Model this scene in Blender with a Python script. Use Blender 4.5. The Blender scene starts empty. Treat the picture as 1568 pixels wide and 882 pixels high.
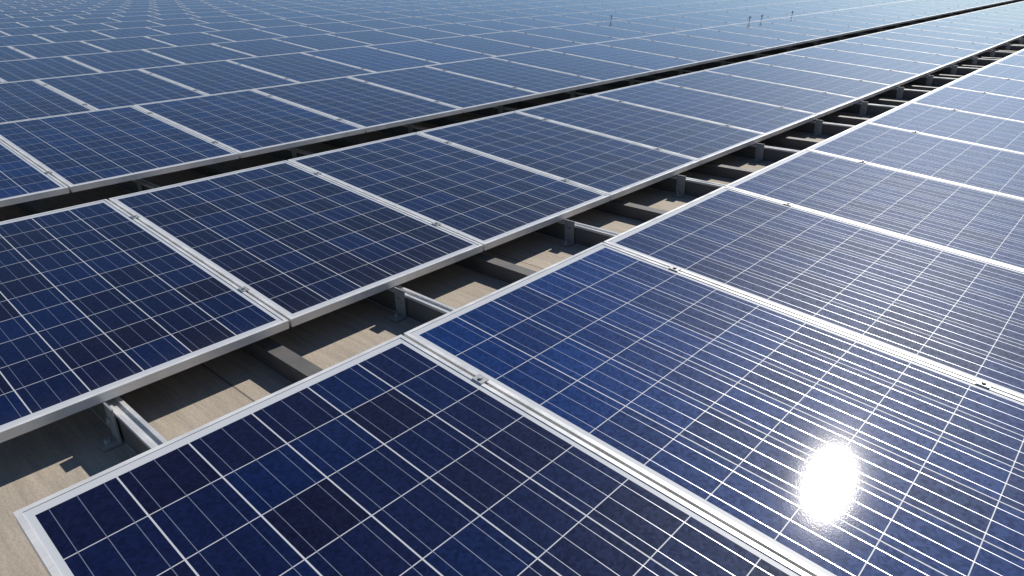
import bpy, bmesh, math, random
import numpy as np
from mathutils import Matrix, Vector, Euler
random.seed(4)
PITCH=1.01; L=1.65
# calibrated camera (rotation, position, focal) and array layout
P=[1.147,0.0152,-0.8316,-0.1251,0.1498,1.114,1.0781,0.0832]
TH=P[7];F=P[6]*1000
R=np.array(Euler(P[0:3],'XYZ').to_matrix());C=np.array(P[3:6])
def rowpos(i):
    if i==0: return (0,0)
    if i==1: return (2.303,-.035)
    return (4.524+(i-2)*2.42,.056 if i<4 else .045)

scene=bpy.context.scene
cam_d=bpy.data.cameras.new("camera");cam=bpy.data.objects.new("camera",cam_d)
scene.collection.objects.link(cam);scene.camera=cam
mw=Matrix(R.tolist()).to_4x4();mw.translation=Vector(C.tolist());cam.matrix_world=mw
cam_d.sensor_width=36;cam_d.lens=F/1568*36;cam_d.clip_start=.02;cam_d.clip_end=5000

u=np.array([1268-784,441-742,-F]);u/=np.linalg.norm(u);u=R@u
Nn=np.array([0,-math.sin(TH),math.cos(TH)])
s=u-2*(u@Nn)*Nn
S=Vector(s.tolist())
el=math.asin(S.z);az=math.atan2(S.x,S.y)
sd=bpy.data.lights.new("sun","SUN");so=bpy.data.objects.new("sun",sd);scene.collection.objects.link(so)
sd.energy=5.0;sd.angle=math.radians(.55);sd.color=(1,.95,.87)
so.rotation_euler=S.to_track_quat('Z','Y').to_euler();so.location=(0,0,20)
w=bpy.data.worlds.new("World");scene.world=w;w.use_nodes=True
nt=w.node_tree;bg=nt.nodes["Background"];sky=nt.nodes.new("ShaderNodeTexSky")
sky.sky_type='NISHITA';sky.sun_disc=False;sky.sun_elevation=el;sky.sun_rotation=az
sky.altitude=1200;sky.air_density=1.0;sky.dust_density=0.0;sky.ozone_density=4.0
nt.links.new(sky.outputs[0],bg.inputs[0]);bg.inputs[1].default_value=.082
scene.view_settings.view_transform='Standard';scene.view_settings.look='None';scene.view_settings.exposure=0

# ---------------------------------------------------------------- materials
class G:
    def __init__(s,name):
        s.m=bpy.data.materials.new(name);s.m.use_nodes=True;s.t=s.m.node_tree;s.b=s.t.nodes["Principled BSDF"]
    def set(s,k,v):
        if isinstance(v,bpy.types.NodeSocket): s.t.links.new(v,s.b.inputs[k])
        else: s.b.inputs[k].default_value=v
    def n(s,ty,**kw):
        x=s.t.nodes.new(ty)
        for k,v in kw.items(): setattr(x,k,v)
        return x
    def put(s,sock,v):
        if isinstance(v,bpy.types.NodeSocket): s.t.links.new(v,sock)
        else: sock.default_value=v
    def M(s,op,a,b=None,c=None):
        x=s.n("ShaderNodeMath",operation=op);s.put(x.inputs[0],a)
        if b is not None:s.put(x.inputs[1],b)
        if c is not None:s.put(x.inputs[2],c)
        return x.outputs[0]
    def mix(s,f,a,b):
        x=s.n("ShaderNodeMix",data_type='RGBA');s.put(x.inputs[0],f)
        s.put(x.inputs[6],a);s.put(x.inputs[7],b);return x.outputs[2]
    def fmix(s,f,a,b):
        x=s.n("ShaderNodeMix");s.put(x.inputs[0],f);s.put(x.inputs[2],a);s.put(x.inputs[3],b);return x.outputs[0]
    def noise(s,vec,scale,detail=3,rough=.5):
        x=s.n("ShaderNodeTexNoise");s.put(x.inputs["Vector"],vec);x.inputs["Scale"].default_value=scale
        x.inputs["Detail"].default_value=detail;x.inputs["Roughness"].default_value=rough;return x.outputs[0]
    def ramp(s,v,a,b,lo=0,hi=1):
        x=s.n("ShaderNodeMapRange");s.put(x.inputs[0],v)
        for i,k in enumerate((a,b,lo,hi)): x.inputs[i+1].default_value=k
        return x.outputs[0]
    def scalev(s,v,sc):
        x=s.n("ShaderNodeMapping");s.put(x.inputs[0],v);x.inputs["Scale"].default_value=sc;return x.outputs[0]
    def bump(s,h,st,d=.01):
        x=s.n("ShaderNodeBump");x.inputs["Strength"].default_value=st;x.inputs["Distance"].default_value=d
        s.put(x.inputs["Height"],h);return x.outputs[0]

def mat_cells():
    g=G("pv_laminate");M=g.M
    tc=g.n("ShaderNodeTexCoord");obj=tc.outputs["Object"];sp=g.n("ShaderNodeSeparateXYZ");g.put(sp.inputs[0],obj)
    X,Y=sp.outputs[0],sp.outputs[1]
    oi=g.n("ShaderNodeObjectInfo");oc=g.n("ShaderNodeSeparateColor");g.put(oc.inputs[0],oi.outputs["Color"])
    rowid=oc.outputs[0];front_sheen_tint=oc.outputs[1]
    pj=M('DIVIDE',X,PITCH);pid=M('FLOOR',pj)
    px=M('SUBTRACT',M('MULTIPLY',M('FRACT',pj),PITCH),.005)
    cx=M('DIVIDE',M('SUBTRACT',px,.026),.158);cy=M('DIVIDE',M('SUBTRACT',Y,.035),.158)
    def gap(c,wd): return M('LESS_THAN',M('MULTIPLY',M('ABSOLUTE',M('SUBTRACT',M('FRACT',M('ADD',c,.5)),.5)),.158),wd)
    gm=M('MAXIMUM',gap(cx,.0018),gap(cy,.0012))
    inx=M('MULTIPLY',M('GREATER_THAN',cx,0),M('LESS_THAN',cx,6));iny=M('MULTIPLY',M('GREATER_THAN',cy,0),M('LESS_THAN',cy,10))
    ins=M('MULTIPLY',inx,iny)
    cell=M('MULTIPLY',ins,M('SUBTRACT',1,gm))
    bb=M('LESS_THAN',M('MULTIPLY',M('ABSOLUTE',M('SUBTRACT',M('FRACT',M('MULTIPLY',cx,3)),.5)),.158/3),.0007)
    bb=M('MULTIPLY',bb,ins)
    def wn(a,b,c):
        cv=g.n("ShaderNodeCombineXYZ");g.put(cv.inputs[0],a);g.put(cv.inputs[1],b);g.put(cv.inputs[2],c)
        x=g.n("ShaderNodeTexWhiteNoise");g.put(x.inputs[0],cv.outputs[0]);return x.outputs[0],x.outputs[1]
    r100=M('MULTIPLY',rowid,91.7)
    cr,ccol=wn(M('ADD',M('MULTIPLY',pid,7),M('FLOOR',cx)),M('FLOOR',cy),r100)
    pr,_=wn(pid,3.3,r100)
    # bluer modules at random; front row's chosen blue also paints in angled coating reflection
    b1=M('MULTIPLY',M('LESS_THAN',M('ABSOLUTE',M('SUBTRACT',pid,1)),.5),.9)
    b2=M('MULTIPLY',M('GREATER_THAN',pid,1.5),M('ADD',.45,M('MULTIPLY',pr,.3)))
    blue=M('MAXIMUM',M('MULTIPLY',front_sheen_tint,M('ADD',b1,b2)),M('MULTIPLY',M('POWER',pr,3),.4))
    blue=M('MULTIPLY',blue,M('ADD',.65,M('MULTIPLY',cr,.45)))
    off=g.n("ShaderNodeVectorMath",operation='MULTIPLY_ADD');g.put(off.inputs[0],ccol);off.inputs[1].default_value=(5,5,5);g.put(off.inputs[2],obj)
    vo=g.n("ShaderNodeTexVoronoi");g.put(vo.inputs["Vector"],off.outputs[0]);vo.inputs["Scale"].default_value=120
    vs=g.n("ShaderNodeSeparateColor");g.put(vs.inputs[0],vo.outputs["Color"]);grain=vs.outputs[0]
    base=g.mix(M('MULTIPLY',M('POWER',cr,1.4),.7),(.0052,.0048,.019,1),(.003,.013,.072,1))
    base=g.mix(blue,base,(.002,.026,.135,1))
    k=M('ADD',.72,M('MULTIPLY',grain,.5))
    vm=g.n("ShaderNodeVectorMath",operation='SCALE');g.put(vm.inputs[0],base);g.put(vm.inputs[3],k)
    col=g.mix(cell,(.53,.55,.58,1),vm.outputs[0])
    col=g.mix(bb,col,(.60,.61,.65,1))
    nz=g.noise(obj,2.2,3,.6)
    edge=g.ramp(Y,0.0,.12,1,0)
    dust=M('ADD',g.ramp(nz,.45,.8,.0,.006),M('MULTIPLY',edge,.022))
    col=g.mix(dust,col,(.42,.38,.32,1))
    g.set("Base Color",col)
    g.set("Metallic",M('MULTIPLY',bb,.8))
    g.set("Roughness",g.fmix(bb,.48,.28))
    g.set("Specular IOR Level",g.fmix(cell,.25,M('ADD',.045,M('MULTIPLY',grain,.04))))
    g.set("Specular Tint",g.mix(cell,(1,1,1,1),(.22,.45,1,1)))
    g.set("Coat Weight",1.0);g.set("Coat IOR",1.30)
    g.set("Coat Roughness",.062)
    bn=g.bump(g.noise(obj,260,1,.6),.25,.0002)
    g.set("Coat Normal",bn)
    return g.m
def mat_alu(name,base,rough,metal,sc=1):
    g=G(name);tc=g.n("ShaderNodeTexCoord");o=tc.outputs["Object"]
    a=g.noise(o,9,3,.6);b=g.noise(g.scalev(o,(2,60,60)),4,2,.6)
    c=g.mix(g.ramp(a,.35,.75),(*[x*.78 for x in base],1),(*base,1))
    c=g.mix(g.ramp(b,.4,.8,0,.22),c,(.25,.23,.2,1))
    g.set("Base Color",c);g.set("Metallic",metal);g.set("Roughness",g.ramp(a,.3,.7,rough-.06,rough+.08))
    return g.m
def mat_roof():
    g=G("roof_concrete");tc=g.n("ShaderNodeTexCoord");o=tc.outputs["Object"]
    a=g.noise(o,1.3,5,.65);b=g.noise(g.scalev(o,(14,1.2,1)),3,4,.6);f=g.noise(o,120,3,.7)
    c=g.mix(g.ramp(a,.3,.7),(.41,.35,.28,1),(.56,.49,.40,1))
    c=g.mix(g.ramp(b,.35,.75,0,.65),c,(.27,.23,.18,1))
    c=g.mix(g.ramp(f,.35,.7,0,.4),c,(.20,.17,.14,1))
    sp=g.n("ShaderNodeSeparateXYZ");g.put(sp.inputs[0],o)
    j=g.M('LESS_THAN',g.M('ABSOLUTE',g.M('SUBTRACT',g.M('FRACT',g.M('DIVIDE',sp.outputs[0],1.5)),.5)),.002)
    c=g.mix(j,c,(.12,.10,.09,1))
    g.set("Base Color",c);g.set("Roughness",.85)
    g.set("Normal",g.bump(g.M('ADD',f,b),.35,.004))
    return g.m
MC=mat_cells()
MF=mat_alu("anodised_frame",(.88,.88,.87),.36,.22)
MR=mat_alu("aluminium_rail",(.80,.80,.79),.38,.3)
MS=mat_alu("galvanised_steel_web_shade",(.15,.145,.14),.6,.2)  # dark steel; also puts backlit shade into the aluminium beam webs
MK=mat_alu("clamp_aluminium",(.50,.50,.50),.4,.4)
MG=mat_roof()

# ---------------------------------------------------------------- geometry helpers
def box(bm,x0,x1,y0,y1,z0,z1,mi=0):
    v=[bm.verts.new((x,y,z)) for x in (x0,x1) for y in (y0,y1) for z in (z0,z1)]
    for f in ((0,1,3,2),(4,6,7,5),(0,4,5,1),(2,3,7,6),(0,2,6,4),(1,5,7,3)):
        fc=bm.faces.new([v[i] for i in f]);fc.material_index=mi
def cyl(bm,c,r,h,seg=6,mi=0):
    vs=[];
    for z in (0,h): vs.append([bm.verts.new((c[0]+r*math.cos(2*math.pi*i/seg),c[1]+r*math.sin(2*math.pi*i/seg),c[2]+z)) for i in range(seg)])
    for i in range(seg):
        bm.faces.new((vs[0][i],vs[0][(i+1)%seg],vs[1][(i+1)%seg],vs[1][i])).material_index=mi
    bm.faces.new(vs[1]).material_index=mi
def mesh(bm,name,mats):
    bmesh.ops.recalc_face_normals(bm,faces=bm.faces)
    me=bpy.data.meshes.new(name);bm.to_mesh(me);bm.free()
    for m in mats: me.materials.append(m)
    return me
def obj(name,me,parent=None):
    o=bpy.data.objects.new(name,me);scene.collection.objects.link(o)
    if parent:o.parent=parent
    return o
def arr(o,nn,dx,axis=0):
    a=o.modifiers.new("array",'ARRAY');a.count=nn;a.use_relative_offset=False;a.use_constant_offset=True
    v=[0,0,0];v[axis]=dx;a.constant_offset_displace=v

NP=70;NR=26
bm=bmesh.new()
x0,x1=.005,1.005;lip=.012;H=.031
v=[bm.verts.new(q) for q in ((x0+.004,.004,-.0015),(x1-.004,.004,-.0015),(x1-.004,L-.004,-.0015),(x0+.004,L-.004,-.0015))]
bm.faces.new(v).material_index=0
vb=[bm.verts.new(q) for q in ((x0+.004,.004,-.0065),(x1-.004,.004,-.0065),(x1-.004,L-.004,-.0065),(x0+.004,L-.004,-.0065))]
bm.faces.new(vb[::-1]).material_index=1
def ring(o_,i_,z0,z1):
    po=[(x0+o_,o_),(x1-o_,o_),(x1-o_,L-o_),(x0+o_,L-o_)];pi=[(x0+i_,i_),(x1-i_,i_),(x1-i_,L-i_),(x0+i_,L-i_)]
    A=[bm.verts.new((*q,z1)) for q in po];B=[bm.verts.new((*q,z1)) for q in pi]
    Cc=[bm.verts.new((*q,z0)) for q in po];D=[bm.verts.new((*q,z0)) for q in pi]
    for i in range(4):
        j=(i+1)%4
        for f in ((A[i],A[j],B[j],B[i]),(Cc[i],D[i],D[j],Cc[j]),(A[i],Cc[i],Cc[j],A[j]),(B[i],B[j],D[j],D[i])):
            bm.faces.new(f).material_index=1
ring(0,lip,-.0012,.0006)
ring(.0006,.003,-H,-.0012)
ring(.0009,.030,-H-.0015,-H+.0006)
bmesh.ops.recalc_face_normals(bm,faces=bm.faces)
panel_me=mesh(bm,"panel",[MC,MF])
bm=bmesh.new()
for uu in (.325,L-.325):
    box(bm,-.015,.015,uu-.018,uu+.018,.0008,.0035)
    box(bm,-.0035,.0035,uu-.017,uu+.017,-.030,.0007)
    cyl(bm,(0,uu,.0036),.0065,.005)
clamp_me=mesh(bm,"clamps",[MK])
bm=bmesh.new()
for uu in (.325,L-.325):
    box(bm,-.06,NP*PITCH+.06,uu-.02,uu+.02,-.0735,-.0335)
rail_me=mesh(bm,"rails",[MR])
ZR=-.185;zt=-.09
for i in range(NR):
    e=bpy.data.objects.new("solar_panel_row",None);scene.collection.objects.link(e)
    e.location=(0,*rowpos(i));e.rotation_euler=(TH,0,0)
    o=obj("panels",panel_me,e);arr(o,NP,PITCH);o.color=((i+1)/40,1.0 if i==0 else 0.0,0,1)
    o=obj("mid_clamps",clamp_me,e);arr(o,NP+1,PITCH)
    obj("support_rails",rail_me,e)

BP=1.12; Y0=-1.5;Y1=rowpos(NR)[0]
bm=bmesh.new()
X0=.37
box(bm,0,.045,Y0,Y1,zt-.003,zt)
box(bm,.001,.004,Y0,Y1,ZR+.004,zt-.0031,1)  # web coloured dark to paint in the beam's shaded side
box(bm,0,.05,Y0,Y1,ZR+.001,ZR+.0039)
box(bm,0,.012,Y0,Y1,zt+.0002,zt+.008);box(bm,.033,.045,Y0,Y1,zt+.0002,zt+.008)
me=mesh(bm,"beam",[MR,MS]);
def group(name): 
    e=bpy.data.objects.new(name,None);scene.collection.objects.link(e);return e
ge=group("mounting_beam_frame")
o=obj("aluminium_beams",me,ge);o.location.x=X0;arr(o,66,BP)
bm=bmesh.new()
box(bm,0,.06,Y0,Y1,-.120,-.115);box(bm,.0,.005,Y0,Y1,ZR+.006,-.1201);box(bm,0,.06,Y0,Y1,ZR+.001,ZR+.0058)
me=mesh(bm,"beam",[MS]);o=obj("steel_beams",me,ge);o.location.x=X0+.53;arr(o,66,BP)
bm=bmesh.new()
for i in range(NR):
    ry,rz=rowpos(i)
    for uu in (.325,L-.325):
        yy=ry+uu*math.cos(TH);zb=rz+uu*math.sin(TH)-.045
        box(bm,-.012,-.006,yy-.03,yy+.03,ZR+.003,zb)
        box(bm,-.06,-.0121,yy-.03,yy+.03,ZR+.003,ZR+.009)
        cyl(bm,(-.036,yy,ZR+.0091),.010,.012)
    yy=ry-.045
    box(bm,-.012,-.006,yy-.03,yy+.03,ZR+.003,zt+.03)
    box(bm,-.06,-.0121,yy-.03,yy+.03,ZR+.003,ZR+.009)
    box(bm,-.022,-.0121,yy-.010,yy+.010,zt-.03,zt-.01)
    cyl(bm,(-.036,yy,ZR+.0091),.010,.012)
me=mesh(bm,"brackets",[MK]);o=obj("upright_brackets",me,ge);o.location.x=X0;arr(o,66,BP)

# small cleaning sprinklers on the upper frame edges of distant rows
def sprinkler(x,row):
    y,z=rowpos(row);y+=L*math.cos(TH)+.017;z+=L*math.sin(TH)
    bm=bmesh.new()
    cyl(bm,(0,0,-.06),.007,.115,8);cyl(bm,(0,0,.055),.014,.022,8);cyl(bm,(0,0,.077),.008,.016,8)
    box(bm,-.035,.03,-.005,.005,.083,.092);box(bm,.022,.032,-.007,.007,.076,.0825)
    box(bm,-.02,.02,-.0165,.0,-.068,-.0605)
    o=obj("cleaning_sprinkler",mesh(bm,"cleaning_sprinkler",[MK]));o.location=(x,y,z);o.rotation_euler.z=random.uniform(-.6,.6)
for x,rw in ((12.9,2),(13.4,2),(14.8,2),(12.0,3)): sprinkler(x,rw)

bm=bmesh.new();q=1500
vv=[bm.verts.new((x,y,ZR)) for x,y in ((-q,-q),(q,-q),(q,q),(-q,q))];bm.faces.new(vv)
obj("ground",mesh(bm,"ground",[MG]))
